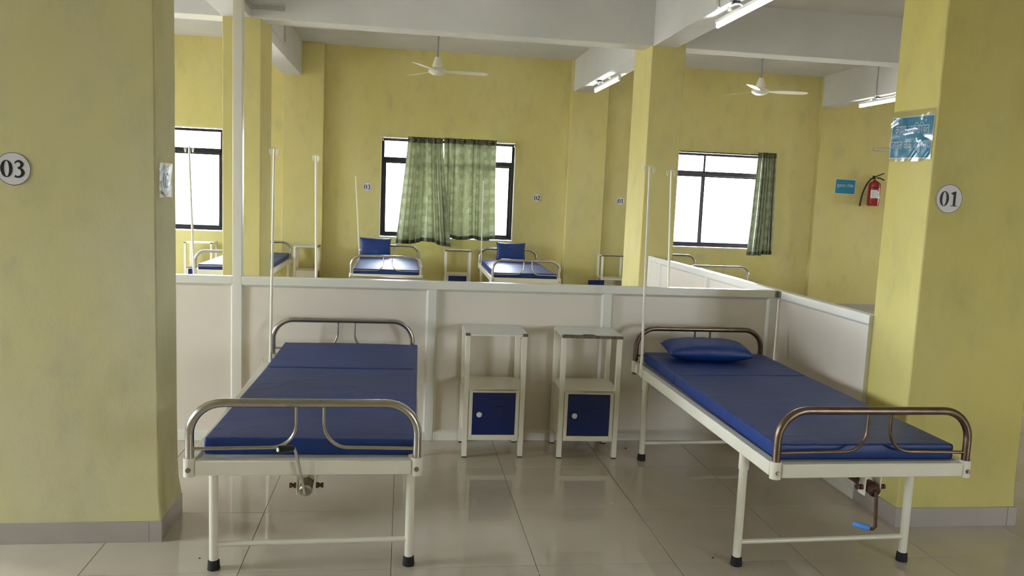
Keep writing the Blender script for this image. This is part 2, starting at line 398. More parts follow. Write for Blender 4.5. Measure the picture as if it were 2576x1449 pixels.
# ------------------------------------------------------------------ windows
def window(n, a, b, z0, z1, y, fm, label, mull, axis='y', sgn=1, detail=True):
    r = sroot('window_%d' % n, label)
    if axis == 'y': bx = lambda u0, u1, d0, d1, q0, q1: B(u0, u1, y+sgn*min(d0, d1) if sgn > 0 else y-max(d0, d1), y+sgn*max(d0, d1) if sgn > 0 else y-min(d0, d1), q0, q1)
    else: bx = lambda u0, u1, d0, d1, q0, q1: B(y+sgn*d0 if sgn > 0 else y-d1, y+sgn*d1 if sgn > 0 else y-d0, u0, u1, q0, q1)
    e = .002; fw = .036
    # white reveal liners
    for q in ((a, b, 0, .2, z0-.006+.006, z0+.006), (a, b, 0, .2, z1-.006, z1), (a, a+.006, 0, .2, z0, z1), (b-.006, b, 0, .2, z0, z1)):
        ob('reveal', bx(*q), 'white_reveal', r)
    a2, b2, c2, d2 = a+.007, b-.007, z0+.012, z1-.014
    ob('frame', bx(a2, b2, .07, .13, d2-fw, d2), fm, r, bevel=.003); ob('frame', bx(a2, b2, .07, .13, c2, c2+fw), fm, r, bevel=.003)
    ob('frame', bx(a2, a2+fw, .07, .13, c2+fw, d2-fw), fm, r, bevel=.003); ob('frame', bx(b2-fw, b2, .07, .13, c2+fw, d2-fw), fm, r, bevel=.003)
    zt0, zt1 = z0+(1.918-.865)/(2.255-.865)*(z1-z0), z0+(1.982-.865)/(2.255-.865)*(z1-z0)
    ob('transom', bx(a2+fw, b2-fw, .06, .13, zt0, zt1), fm, r, bevel=.003)
    ob('mullion', bx(mull-.016, mull+.016, .08, .13, zt1, d2-fw), fm, r, bevel=.003)
    for u0, u1, dd in ((a2+fw, mull+.024, .085), (mull-.024, b2-fw, .108)):
        s = bpy.data.objects.new('sash', None); COL.objects.link(s); s.parent = r
        sw = .03; q0, q1 = c2+fw, zt0
        ob('stile', bx(u0, u0+sw, dd, dd+.02, q0, q1), fm, s); ob('stile', bx(u1-sw, u1, dd, dd+.02, q0, q1), fm, s)
        ob('sash_rail', bx(u0+sw, u1-sw, dd, dd+.02, q0, q0+.028), fm, s); ob('sash_rail', bx(u0+sw, u1-sw, dd, dd+.02, q1-.02, q1), fm, s)
        ob('pane', bx(u0+sw, u1-sw, dd+.008, dd+.012, q0+.028, q1-.02), 'glass', s)
    ob('pane', bx(a2+fw, mull-.016, .1, .104, zt1, d2-fw), 'glass', r); ob('pane', bx(mull+.016, b2-fw, .1, .104, zt1, d2-fw), 'glass', r)
    return r
window(1, *BACK_WIN[0], YB, 'frame_black', 'dark framed window seen past the left pillar', -3.36)
window(2, *BACK_WIN[1], YB, 'frame_black', 'dark framed window behind the two green curtains', .64)
window(3, *BACK_WIN[2], YB, 'frame_grey', 'grey framed sliding window with a gathered curtain at its right', 4.385)
n = 4
for q in LEFT_WIN_AND_FILL: window(n, *q, XL, 'frame_black', None, (q[0]+q[1])/2, 'x', -1); n += 1
for q in FRONT_FILL_WIN: window(n, *q, YF, 'frame_black', None, (q[0]+q[1])/2, 'y', -1); n += 1
for q in RIGHT_FILL_WIN: window(n, *q, XR, 'frame_black', None, (q[0]+q[1])/2, 'x', 1); n += 1

# ------------------------------------------------------------------ partitions
def profile_bar(mb, u0, u1, z0, z1, y0, y1): return mb.box(u0, u1, y0, y1, z0, z1)
PY0, PY1 = 4.820, 4.872          # rail faces of the long partition
def long_partition():
    r = thing('partition', 'long white panelled half-height partition behind the two beds', 'partition')
    HT = .992; xs0, xs1 = -3.2, 2.404
    posts = [(-3.2, -3.148), (-2.08, -2.028), (-.978, -.924), (.166, .217), (1.257, 1.31), (2.35, 2.404)]
    ob('top_rail', B(xs0, -.978, PY0, PY1, .944, HT), 'alu_white', r, bevel=.003)
    ob('top_rail', B(-.924, xs1, PY0, PY1, .944, HT), 'alu_white', r, bevel=.003)
    for a, b in posts:
        top = ZC if a == -.978 else .944
        ob('post', B(a, b, PY0, PY1, 0, top), 'alu_white', r, bevel=.003)
    for (a0, a), (b, b1) in zip(posts[:-1], posts[1:]):
        ob('bottom_rail', B(a, b, PY0, PY1, 0, .052), 'alu_white', r, bevel=.003)
        ob('panel', B(a+.001, b-.001, PY0+.02, PY1-.02, .052, .944), 'panel', r)
        for sgn in (0, 1):     # glazing beads with sloping faces
            yf, yb = (PY0, PY0+.019) if sgn == 0 else (PY1, PY1-.019)
            for z0_, z1_ in ((.944, .930), (.052, .064)):
                ob('bead', MB().add([(a, yf, z0_), (b, yf, z0_), (b, yb, z1_), (a, yb, z1_), (a, yb, z0_), (b, yb, z0_)], [(0,1,2,3), (3,2,5,4), (0,3,4), (1,5,2), (0,4,5,1)]), 'alu_white', r, smooth=0)
            for x0_, x1_ in ((a, a+.013), (b, b-.013)):
                ob('bead', MB().add([(x0_, yf, .052), (x0_, yf, .944), (x1_, yb, .944), (x1_, yb, .052), (x0_, yb, .052), (x0_, yb, .944)], [(0,1,2,3), (3,2,5,4), (0,3,4), (1,5,2), (0,4,5,1)]), 'alu_white', r, smooth=0)
    hg = ob('hinge', B(2.380, 2.404, PY0-.004, PY0-.0005, .948, .99), 'hinge', r)
    for zz in (.956, .97, .983): ob('screw', MB().lathe([(.003, -.002), (.003, 0)], (2.392, PY0-.0042, zz), 8, 'y'), 'dark_slot', hg)
long_partition()
def side_partition():
    r = thing('partition', 'white panelled partition running back from the right pillar', 'partition')
    X0, X1 = 2.406, 2.458; HT = .992
    posts = [(3.806, 3.81), (4.90, 4.95), (6.06, 6.11), (7.25, 7.30), (7.565, 7.615)]
    ob('top_rail', B(X0, X1, 3.806, 7.615, .944, HT), 'alu_white', r, bevel=.003)
    for a, b in posts: ob('post', B(X0, X1, a, b, 0, .944), 'alu_white', r, bevel=.003)
    for (a0, a), (b, b1) in zip(posts[:-1], posts[1:]):
        ob('bottom_rail', B(X0, X1, a, b, 0, .052), 'alu_white', r, bevel=.003)
        ob('panel', B(X0+.02, X1-.02, a+.001, b-.001, .052, .944), 'panel', r)
        for z0_, z1_ in ((.944, .930), (.052, .064)):
            ob('bead', MB().add([(X0, a, z0_), (X0, b, z0_), (X0+.019, b, z1_), (X0+.019, a, z1_), (X0+.019, a, z0_), (X0+.019, b, z0_)], [(0,1,2,3), (3,2,5,4), (0,3,4), (1,5,2), (0,4,5,1)]), 'alu_white', r, smooth=0)
        for y0_, y1_ in ((a, a+.013), (b, b-.013)):
            if y0_ < 3.9: continue
            ob('bead', MB().add([(X0, y0_, .052), (X0, y0_, .944), (X0+.019, y1_, .944), (X0+.019, y1_, .052), (X0+.019, y0_, .052), (X0+.019, y0_, .944)], [(0,1,2,3), (3,2,5,4), (0,3,4), (1,5,2), (0,4,5,1)]), 'alu_white', r, smooth=0)
    hg = ob('hinge', B(X0-.004, X0-.0005, 4.787, 4.815, .948, .99), 'hinge', r)
    for zz in (.956, .97, .983): ob('screw', MB().lathe([(.003, -.002), (.003, 0)], (X0-.0042, 4.80, zz), 8, 'x'), 'dark_slot', hg)
side_partition()

# ------------------------------------------------------------------ beds
BL, BW = 1.835, .80          # post to post
ZF0, ZF1, ZH = .500, .555, .762   # frame bottom, top, hoop centre line height
def hoop_path(h0=.47):
    R = .115; hw = BW/2; P = [(-hw, 0, h0), (-hw, 0, ZH-R)]
    P += [(x, 0, z) for x, z in arc(-hw+R, ZH-R, R, PI, PI/2, 9)[1:]]
    P += [(x, 0, z) for x, z in arc(hw-R, ZH-R, R, PI/2, 0, 9)]
    P += [(hw, 0, h0)]
    return P
def brace_path(x, s):
    zt = ZH-.012; zl = .598; R = .088; P = [(x, 0, zt), (x, 0, zl+R)]
    P += [(px, 0, pz) for px, pz in arc(x+s*R, zl+R, R, PI if s > 0 else 0, 1.5*PI if s > 0 else -.5*PI, 8)[1:]]
    P += [(s*(BW/2-.012), 0, zl-.004)]
    return P
def bolt(mb, c, axis, d=1, r=.008, h=.008):
    return mb.lathe([(r, 0), (r, d*h)], c, 6, axis)
def make_bed(label, loc, rz, metal, crank, group, pole_side=-1, po=.395):
    r = thing('hospital_bed', label, 'bed', loc, rz, group)
    hw = BW/2
    for s in (-1, 1):
        part('side_rail', 'rail', lambda: B(-.019, .019, .02, BL-.02, ZF0, ZF1), 'enamel', r, (s*(hw-.001), 0, 0), bevel=.004)
        lip = .0
    for y in (0, BL):
        part('end_rail', 'end', lambda: B(-hw+.02, hw-.02, -.017, .017, ZF0, ZF1), 'enamel', r, (0, y, 0), bevel=.004)
    part('deck', 'deck', lambda: B(-hw+.03, hw-.03, .025, BL-.03, ZF1-.02, ZF1-.006), 'enamel_top', r)
    for y, nm in ((0, 'foot_hoop'), (BL, 'head_hoop')):
        hp = part(nm, 'hoop%d' % (y > 0), lambda: MB().tube(hoop_path(.478 if y else .50), .0155, 16), metal, r, (0, y, 0))
        for x, s in ((-.033, -1), (.064, 1)):
            part('brace', 'brace%d' % s, lambda: MB().tube(brace_path(x, s), .0062, 10), metal, hp)
        for s in (-1, 1):
            c = part('collar', 'collar', lambda: MB().lathe([(.0165, .495), (.0215, .495), (.0215, .563), (.0165, .563)], (0, 0, 0), 20), 'enamel', r, (s*hw, y, 0))
            part('bolt', 'bolt%d' % (y > 0), lambda: bolt(bolt(MB(), (0, (1 if y else -1)*.020, .522), 'y', 1 if y else -1, .0095, .004), (0, (1 if y else -1)*.023, .522), 'y', 1 if y else -1, .0075, .007), 'old_steel', c)
    for y in (.30, BL-.185):
        for s in (-1, 1):
            lg = part('leg', 'leg', lambda: MB().lathe([(.0175, .02), (.0175, .425), (.0215, .426), (.0215, ZF0+.01)], (0, 0, 0), 18), 'enamel', r, (s*.386, y, 0))
            part('rubber_foot', 'foot', lambda: MB().lathe([(.0235, 0), (.0245, .004), (.0222, .036), (.0175, .040)], (0, 0, 0), 18), 'rubber', lg)
        part('stretcher', 'stretch', lambda: MB().tube([(-.372, 0, .104), (.372, 0, .112)], .0108, 12), 'enamel', r, (0, y, 0))
    # crank drive below the foot rail
    br = part('crank_bracket', 'crankbr', lambda: MB().box(-.034, -.030, -.012, .03, .425, ZF0).box(.030, .034, -.012, .03, .425, ZF0).box(-.034, .034, .02, .03, .47, ZF0), 'enamel', r, (.005, 0, 0))
    hs = part('crank_housing', 'crankh', lambda: MB().tube([(0, .42, .455), (0, .03, .458), (0, -.028, .447), (0, -.030, .446)], .0235, 16, [.016, .0235, .0235, .019]), 'rusty' if crank == 'down' else 'old_steel', r, (.005, 0, 0))
    for s in (-1, 1):
        part('crank_bolt', 'crankb%d' % s, lambda: MB().lathe([(.011, s*.034), (.011, s*.044), (.007, s*.044), (.007, s*.052), (.010, s*.052), (.010, s*.060)], (0, .005, .455), 8, 'x'), 'rusty', br)
    if crank == 'up':
        rod = ob('crank_rod', MB().tube([(.004, -.034, .438), (.0, -.040, .46), (-.026, -.055, .600), (-.032, -.060, .613), (-.04, -.068, .617)], .0058, 10), 'chrome', r)
        gp = ob('crank_grip', MB().tube([(-.034, -.062, .617), (-.038, -.065, .617), (-.078, -.098, .623), (-.081, -.101, .623)], .0125, 14, [.009, .0125, .0135, .010]), 'black_grip', r)
        ob('end_cap', MB().tube([(-.0800, -.1002, .623), (-.0828, -.1024, .6232)], .0075, 12), 'enamel', gp)
    elif crank == 'down':
        rod = ob('crank_rod', MB().tube([(.006, -.030, .446), (.007, -.036, .43), (.012, -.040, .31), (.006, -.034, .298), (-.004, -.028, .297)], .0068, 10), 'rusty', r)
        ob('crank_grip', MB().tube([(-.002, -.029, .297), (-.006, -.026, .298), (-.045, .010, .302), (-.048, .013, .302)], .012, 14, [.009, .012, .012, .009]), 'blue_grip', r)
    else:
        part('crank_rod', 'cranksmall', lambda: MB().tube([(.005, -.030, .446), (.005, -.036, .43), (.008, -.040, .31), (-.05, .0, .30)], .007, 8), 'rusty', r)
    part('pole_bracket', 'polebr', lambda: MB().lathe([(.0092, ZF1), (.0092, ZF1+.022), (.0125, ZF1+.022), (.0125, ZF1)], (0, 0, 0), 12), 'enamel', r, (pole_side*po, BL-.20, 0))
    part('bracket_plate', 'brpl', lambda: B(-.002, .002, -.016, .016, ZF0+.004, ZF1+.016), 'enamel', r, (pole_side*(hw+.021), BL-.20, 0)); r['pole_offset'] = po
    return r
def make_pole(label, bed, side, top=1.726, tilt=(0, 0), hooks=True, zang=.5, group='drip poles fixed to the beds'):
    rz = bed.rotation_euler.z; lx, ly = side*bed['pole_offset'], BL-.20
    X = bed.location.x + lx*math.cos(rz) - ly*math.sin(rz); Y = bed.location.y + lx*math.sin(rz) + ly*math.cos(rz)
    r = thing('drip_pole', label, 'drip pole', (X, Y, ZF1+.001), 0, group)
    h = top - (ZF1+.001); tx, ty = tilt
    ob('rod', MB().tube([(0, 0, 0), (0, 0, .10), (tx*.5, ty*.5, h*.55), (tx, ty, h)], .0078, 12, [.0082, .0078, .0066, .0058]), 'enamel', r)
    if hooks:
        ca, sa = math.cos(zang), math.sin(zang)
        for s in (-1, 1):
            q = [(0, h-.003), (.012, h+.002), (.021, h-.006), (.024, h-.028), (.027, h-.036), (.031, h-.028), (.036, h-.004)]
            ob('hook', MB().tube(catmull([(tx+s*a*ca, ty+s*a*sa, b) for a, b in q], 4), .0028, 8), 'enamel', r)
    return r
FRONT = 'pair of cranked beds in front of the partition'; BACKB = 'beds along the back wall'; MIDB = 'beds standing behind the partition'
bedA = make_bed('white framed bed with bright steel hoops and a raised black crank', (-.327, 2.865, 0), 0, 'steel', 'up', FRONT, -1, .381)
bedB = make_bed('white framed bed with brown hoops and a hanging crank with blue grip', (1.840, 2.80, 0), math.radians(.5), 'bronze', 'down', FRONT, -1, .426)
bedC = make_bed('white bed under the left green curtain by the back wall', (-.175, 9.30, 0), 0, 'steel', 'small', BACKB, -1)
bedD = make_bed('white bed right of the far bedside stand under the right green curtain', (1.462, 9.30, 0), math.radians(-.6), 'steel', 'small', BACKB, -1)
bedE = make_bed('white bed by the back wall partly hidden by the tall white post', (-1.89, 9.30, 0), 0, 'steel', 'small', BACKB, -1)
bedI = make_bed('bed below the grey framed window whose hoops show over the slanting partition', (3.825, 9.30, 0), 0, 'steel', 'small', BACKB, -1)
bedF = make_bed('bed just behind the partition, only its hoop top showing', (-.11, 6.985, 0), PI-math.radians(1.7), 'steel', 'small', MIDB, 1)
bedG = make_bed('bed hidden behind the partition below the drip pole at the right window', (1.375, 6.725, 0), PI, 'steel', 'small', MIDB, -1)
bedH = make_bed('bed hidden behind the partition below the drip pole at the left window', (-1.645, 6.725, 0), PI, 'steel', 'small', MIDB, -1)
make_pole('thin white drip pole at the head of the steel hooped left bed', bedA, -1, 1.728, (.012, 0), zang=.95)
make_pole('thin white drip pole at the head of the brown hooped right bed', bedB, -1, 1.727, (-.022, 0), zang=.25)
make_pole('drip pole without hooks leaning beside the far plate numbered 03', bedC, -1, 1.69, (-.07, 0), hooks=False)
make_pole('far drip pole in front of the right green curtain', bedD, -1, 1.70, (-.01, 0), hooks=False)
make_pole('drip pole behind the partition left of the far plate numbered 03', bedF, 1, 1.733, (-.015, 0), zang=1.1)
make_pole('drip pole behind the partition in front of the grey framed window edge', bedG, -1, 1.733, (-.04, 0), zang=.25)
make_pole('drip pole in front of the window past the left pillar', bedH, -1, 1.742, (-.035, 0), zang=-.45)

# ------------------------------------------------------------------ mattresses and pillows
def mattress_mb(Wd, L, t, fold, head_rise, seed, lump=.004, fine=False):
    mb = MB(); rd = .009; ny = 150 if fine else 60
    def section(y):
        e = 0
        z = 0
        if y > fold: z += head_rise*(y-fold)/(L-fold)
        gap = math.exp(-((y-fold)/.007)**2)
        hw = Wd/2 - .004*gap; P = []
        nx = 52 if fine else 20
        # bottom
        P.append((-hw+rd, z)); P.append((hw-rd, z))
        for a in range(1, 6): q = -PI/2 + PI/2*a/5; P.append((hw-rd+rd*math.cos(q), z+rd+rd*math.sin(q)))
        for a in range(0, 6): q = PI/2*a/5; P.append((hw-rd+rd*math.cos(q), z+t-rd+rd*math.sin(q)))
        for i in range(1, nx):
            x = hw-rd - (2*hw-2*rd)*i/nx
            dz = noise.noise(Vector((x*2.1+seed, y*2.7, seed)))*lump - .010*gap
            wr = abs(noise.noise(Vector((x*3.2+y*1.2+seed, y*6.5-x*3.4, seed*2))))
            dz += max(0, .07-wr)*.085*max(0, noise.noise(Vector((x*1.9, y*1.6, seed+4)))+.05)
            P.append((x, z+t+dz))
        for a in range(0, 6): q = PI/2+PI/2*a/5; P.append((-hw+rd+rd*math.cos(q), z+t-rd+rd*math.sin(q)))
        for a in range(0, 5): q = PI+PI/2*a/5; P.append((-hw+rd+rd*math.cos(q), z+rd+rd*math.sin(q)))
        return P
    ys = [L*i/ny for i in range(ny+1)] + [fold-.012, fold-.006, fold, fold+.006, fold+.012]
    ys = sorted(ys); secs = [section(y) for y in ys]; n = len(secs[0]); vs = []
    m = len(ys)
    for i, (y, P) in enumerate(zip(ys, secs)):
        for x, z in P: vs.append((x, y, z))
    # rounded ends
    def endcap(P, y, d):
        out = []
        zc = sum(p[1] for p in P)/n; zm = (min(p[1] for p in P)+max(p[1] for p in P))/2
        for k in range(1, 4):
            q = PI/2*k/3; e = rd*(1-math.cos(q)); yy = y + d*rd*math.sin(q)
            out.append([(x - math.copysign(min(abs(x), e), x), yy, z + (e if z < zm else -e)) for x, z in P])
        return out
    pre = endcap(secs[0], 0, -1)[::-1]; post = endcap(secs[-1], L, 1)
    rows = pre + [[(x, y, z) for x, z in P] for y, P in zip(ys, secs)] + post
    vs = [p for r_ in rows for p in r_]; m = len(rows)
    fs = [(i*n+k, i*n+(k+1) % n, (i+1)*n+(k+1) % n, (i+1)*n+k) for i in range(m-1) for k in range(n)]
    fs += [tuple(range(n-1, -1, -1)), tuple((m-1)*n+k for k in range(n))]
    return mb.add(vs, fs)
def mattress(label, bed, dx, dy, rz, Wd=.76, L=1.74, t=.060, fold=1.17, rise=.0, seed=1., group='blue mattresses'):
    o = ob('mattress', mattress_mb(Wd, L, t, fold, rise, seed, fine=bed in (bedA, bedB)), 'vinyl', smooth=60)
    b = bed.rotation_euler.z
    o.location = (bed.location.x + dx*math.cos(b) - dy*math.sin(b), bed.location.y + dx*math.sin(b) + dy*math.cos(b), ZF1-.0045)
    o.rotation_euler = (0, 0, b + math.radians(rz)); return tag(o, label, 'mattress', group)
mattress('dark blue mattress on the steel hooped bed, its head end slightly raised', bedA, .014, .07, -1.2, .765, 1.735, .06, 1.18, .022, 1.3)
mattress('dark blue mattress under the plump pillow on the brown hooped bed', bedB, .0, .055, -.9, .755, 1.765, .062, 1.20, .004, 4.1)
mattress('pale shining blue mattress under the left green curtain', bedC, 0, .05, 0, .76, 1.75, .06, 1.2, 0, 7.7)
mattress('pale shining blue mattress right of the far bedside stand', bedD, 0, .05, 0, .76, 1.75, .06, 1.2, 0, 9.2)
mattress('blue mattress by the back wall, cut by the tall white post', bedE, 0, .05, 0, .76, 1.75, .06, 1.2, .01, 2.2)
mattress('mattress shining over the slanting partition below the grey framed window', bedI, 0, .05, 0, .76, 1.75, .06, 1.2, .01, 3.2)
def pillow_mb(Wd, D, Th, seed, sharp=.35):
    mb = MB(); nu, nv = 26, 18; top = []; bot = []
    for j in range(nv+1):
        for i in range(nu+1):
            u = -1+2*i/nu; v = -1+2*j/nv
            e = max(0, (1-abs(u)**2.6))*max(0, (1-abs(v)**2.6)); h = Th/2*e**.42
            px = Wd/2*u*(1-.05*(1-v*v)*abs(u)**3); py = D/2*v*(1-.07*(1-u*u)*abs(v)**3)
            wr = noise.noise(Vector((u*3+seed, v*5, seed)))*.006*(e**.3) + max(0, abs(v)-.45)*.018*math.sin(u*16+seed)*e**.4*(1-abs(u))
            top.append((px, py, h+wr*.7)); bot.append((px, py, -h*.85+wr*.3))
    n = nu+1; N = len(top)
    fs = [(j*n+i, j*n+i+1, (j+1)*n+i+1, (j+1)*n+i) for j in range(nv) for i in range(nu)]
    f2 = [(N+j*n+i, N+(j+1)*n+i, N+(j+1)*n+i+1, N+j*n+i+1) for j in range(nv) for i in range(nu)]
    mb.add(top+bot, fs+f2)
    return mb
def pillow(label, loc, rot, Wd, D, Th, seed, group='blue pillows'):
    m = pillow_mb(Wd, D, Th, seed); me = m.mesh('pillow', 0)
    import bmesh
    b = bmesh.new(); b.from_mesh(me); bmesh.ops.remove_doubles(b, verts=b.verts, dist=.0006); bmesh.ops.recalc_face_normals(b, faces=b.faces); b.to_mesh(me); b.free(); me.shade_smooth()
    o = link('pillow', me, None, M['vinyl'], loc, rot); return tag(o, label, 'pillow', group)
pillow('plump blue pillow lying at the head of the right bed', (1.795, 4.445, .672), (math.radians(4), 0, math.radians(-5)), .50, .26, .125, 2.0)
pillow('square blue pillow standing upright on the bed under the left curtain', (-.36, 10.99, .746), (math.radians(76), 0, 0), .42, .255, .07, 5.0)
pillow('square blue pillow standing upright on the bed right of the far bedside stand', (1.50, 11.0, .744), (math.radians(76), 0, 0), .41, .252, .07, 8.0)

# ------------------------------------------------------------------ bedside stands
def stand(label, loc, rz, worn, door='shut', group='white bedside stands'):
    r = thing('bedside_stand', label, 'bedside stand', loc, rz, group)      # origin: centre of footprint
    Wd, Dp, H = .358, .315, .738; q = .0145
    for sx in (-1, 1):
        for sy in (-1, 1):
            lg = part('leg', 'sleg', lambda: B(-q, q, -q, q, .006, H-.016), 'enamel', r, (sx*(Wd/2-q), sy*(Dp/2-q), 0), bevel=.002)
            part('foot_cap', 'sfoot', lambda: B(-q*.95, q*.95, -q*.95, q*.95, 0, .007), 'rubber', lg)
    tp = part('top', 'stop', lambda: B(-Wd/2-.001, Wd/2+.001, -Dp/2-.003, Dp/2+.001, H-.016, H), 'enamel_top', r, bevel=.0015)
    if worn: part('edge_trim', 'strimw', lambda: B(-Wd/2+.012, Wd/2-.012, -Dp/2-.0062, -Dp/2-.0032, H-.0158, H+.0004), 'rust', tp)
    else: part('edge_trim', 'strim', lambda: B(-Wd/2+.03, Wd/2-.03, -Dp/2-.006, -Dp/2-.0032, H-.0155, H-.006), 'enamel' if not worn else 'rust', tp)
    for sx in (-1, 1): part('corner_piece', 'scorn', lambda: B(-.013, .013, -.005, .01, 0, .0162), 'rust', tp, (sx*(Wd/2-.0115), -Dp/2-.0035, H-.0158), bevel=.002)
    if worn:
        ob('worn_edge', MB().add([(-.165,-.162,H+.0006),(.165,-.162,H+.0006),(.168,-.152,H+.0006),(.06,-.153,H+.0006),(.01,-.146,H+.0006),(-.02,-.150,H+.0006),(-.06,-.140,H+.0006),(-.13,-.137,H+.0006),(-.168,-.133,H+.0006)], [tuple(range(9))]), 'rust', tp, smooth=0)
        ob('hole', MB().add([(-.055,-.146,H+.0012),(-.02,-.142,H+.0012),(.02,-.139,H+.0012),(.018,-.126,H+.0012),(-.01,-.122,H+.0012),(-.045,-.121,H+.0012),(-.058,-.132,H+.0012)], [tuple(range(7))]), 'black_hole', tp, smooth=0)
    # cupboard box
    zb, zs = .106, .412
    part('shelf', 'sshelf', lambda: B(-Wd/2+.03, Wd/2-.03, -Dp/2+.001, Dp/2-.001, zs-.014, zs).box(-Wd/2+.002, -Wd/2+.03, -Dp/2+.03, Dp/2-.03, zs-.014, zs).box(Wd/2-.03, Wd/2-.002, -Dp/2+.03, Dp/2-.03, zs-.014, zs), 'enamel', r)
    part('cupboard_bottom', 'sbot', lambda: B(-Wd/2+.03, Wd/2-.03, -Dp/2+.003, Dp/2-.001, zb, zb+.01), 'enamel', r)
    for sx in (-1, 1): part('side_panel', 'sside', lambda: B(-.002, .002, -Dp/2+.03, Dp/2-.03, zb, zs-.014), 'enamel', r, (sx*(Wd/2-.012), 0, 0))
    part('back_panel', 'sback', lambda: B(-Wd/2+.03, Wd/2-.03, -.002, .002, zb, zs-.014), 'enamel', r, (0, Dp/2-.012, 0))
    fx = Wd/2-.032
    part('door_frame', 'sframe', lambda: MB().box(-fx, -fx+.021, -.009, .006, zb, zs-.001).box(fx-.021, fx, -.009, .006, zb, zs-.001).box(-fx+.021, fx-.021, -.009, .006, zs-.024, zs-.001).box(-fx+.021, fx-.021, -.009, .006, zb, zb+.030), 'enamel', r, (0, -Dp/2+.010, 0), bevel=.0015)
    def door_mb():
        m = B(0, 2*(fx-.0225), -.004, .003, zb+.0315, zs-.0255); return m
    dx = -(fx-.0225)
    if door == 'shut': d = part('door', 'sdoor', door_mb, 'blue_door', r, (dx, -Dp/2+.008, 0), bevel=.002)
    else: d = part('door', 'sdoor', door_mb, 'blue_door', r, (dx-.002, -Dp/2-.006, 0), (0, 0, math.radians(-165)), bevel=.002)
    cx = (fx-.0225)
    for k_, z in enumerate((.352, .308)):
        part('louvre', 'slouv', lambda: MB().add([(-.042,-.004,0),(.042,-.004,0),(.04,-.0105,-.006),(-.04,-.0105,-.006),(-.042,-.004,-.008),(.042,-.004,-.008)], [(0,1,2,3),(3,2,5,4),(0,3,4),(1,5,2),(0,4,5,1)]), 'blue_door', d, (cx+.02, 0, z))
    kn = part('knob', 'sknob', lambda: MB().lathe([(.007, -.004), (.007, -.014), (.015, -.018), (.0165, -.024), (.012, -.030), (.004, -.032)], (.038, 0, .262), 20, 'y'), 'white_plastic', d)
    return r
stand('white bedside stand with a clean grey top and blue door', (.554, 4.657, 0), math.radians(-.4), False)
stand('white bedside stand with a chipped rusty top beside the right bed', (1.118, 4.632, 0), math.radians(-2.2), True)
stand('far white bedside stand between the two beds under the green curtains', (.768, 11.10, 0), math.radians(-1), True)
stand('far white bedside stand with its blue door swung open, left of the yellow pillar', (2.975, 11.10, 0), math.radians(-3), True, 'open')
stand('far white bedside stand behind the hooked drip pole, against the pilaster', (-1.27, 11.03, 0), math.radians(91), True)
stand('far white bedside stand seen below the window past the left pillar', (-2.655, 11.10, 0), 0, False)

# ------------------------------------------------------------------ ceiling fans and tube lights
def fan(label, x, y, a0):
    hz = 2.935; r = thing('ceiling_fan', label, 'ceiling fan', (x, y, hz), math.radians(a0), 'ceiling fans')
    part('canopy', 'fcan', lambda: MB().lathe([(.02, ZC-hz-.09), (.034, ZC-hz-.085), (.052, ZC-hz-.002), (.05, ZC-hz)], (0, 0, 0), 18), 'fan', r)
    part('down_rod', 'frod', lambda: MB().lathe([(.012, .10), (.012, ZC-hz-.06)], (0, 0, 0), 12), 'fan_rod', r)
    part('lower_cup', 'fcup', lambda: MB().lathe([(.062, .062), (.058, .075), (.030, .165), (.022, .17)], (0, 0, 0), 20), 'fan', r)
    part('motor', 'fmot', lambda: MB().lathe([(.02, -.042), (.055, -.038), (.095, -.018), (.108, .004), (.104, .024), (.075, .034), (.055, .048), (.055, .062)], (0, 0, 0), 28), 'fan', r)
    for k_ in range(3):
        bl = part('blade', 'fbl', lambda: blade(), 'fan', r, None, (0, 0, 2*PI*k_/3))
def blade():
    mb = MB(); xs = [.09, .16, .24, .4, .56, .60]; hw = [.024, .03, .052, .058, .052, .03]; vs = []
    for x, w_ in zip(xs, hw):
        for sy in (-1, 1):
            tz = -sy*w_*.19
            vs += [(x, sy*w_, .008+tz), (x, sy*w_, .0045+tz)]
    fs = []
    for i in range(len(xs)-1):
        a, b = i*4, (i+1)*4
        fs += [(a, b, b+2, a+2), (a+1, a+3, b+3, b+1), (a, a+1, b+1, b), (a+2, b+2, b+3, a+3)]
    fs += [(0, 2, 3, 1), (len(vs)-4, len(vs)-3, len(vs)-1, len(vs)-2)]
    return mb.add(vs, fs)
fan('white ceiling fan hanging in front of the curtained window bay', .357, 9.70, 3)
fan('white ceiling fan hanging in the right bay above the grey framed window', 4.377, 9.70, -6)
def tube_light(label, x, y0, y1):
    r = thing('tube_light', label, 'tube light', (x, (y0+y1)/2, ZB), 0, 'tube lights under the beams')
    h = (y1-y0)/2
    ob('batten', B(-.02, .02, -h, h, -.048, -.022), 'white_plastic', r, bevel=.003)
    tb = ob('tube', MB().tube([(0, -h+.02, -.072), (0, h-.02, -.072)], .0135, 14), 'tube', r)
    for s in (-1, 1):
        ob('lamp_holder', B(-.014, .014, s*(h-.012)-.006, s*(h-.012)+.006, -.084, -.048), 'white_plastic', r, bevel=.002)
        ob('bracket', B(-.05, .05, s*h*.45-.012, s*h*.45+.012, -.022, 0), 'white_plastic', r)
    ob('connector', B(-.10, -.055, .04, .10, -.022, 0), 'black_grip', r, bevel=.004)
    ob('lead', MB().tube([(-.125, .07, -.006), (-.10, .07, -.012), (-.06, .07, -.014), (-.02, .07, -.03)], .007, 8), 'conduit', r)
tube_light('lit tube light under the near right beam at the top of the picture', 2.44, 5.08, 6.30)
tube_light('lit tube light under the far beam left of the yellow pillar', 2.475, 9.35, 10.56)
tube_light('lit tube light under the far right beam above the fire extinguisher', 6.17, 9.25, 10.46)

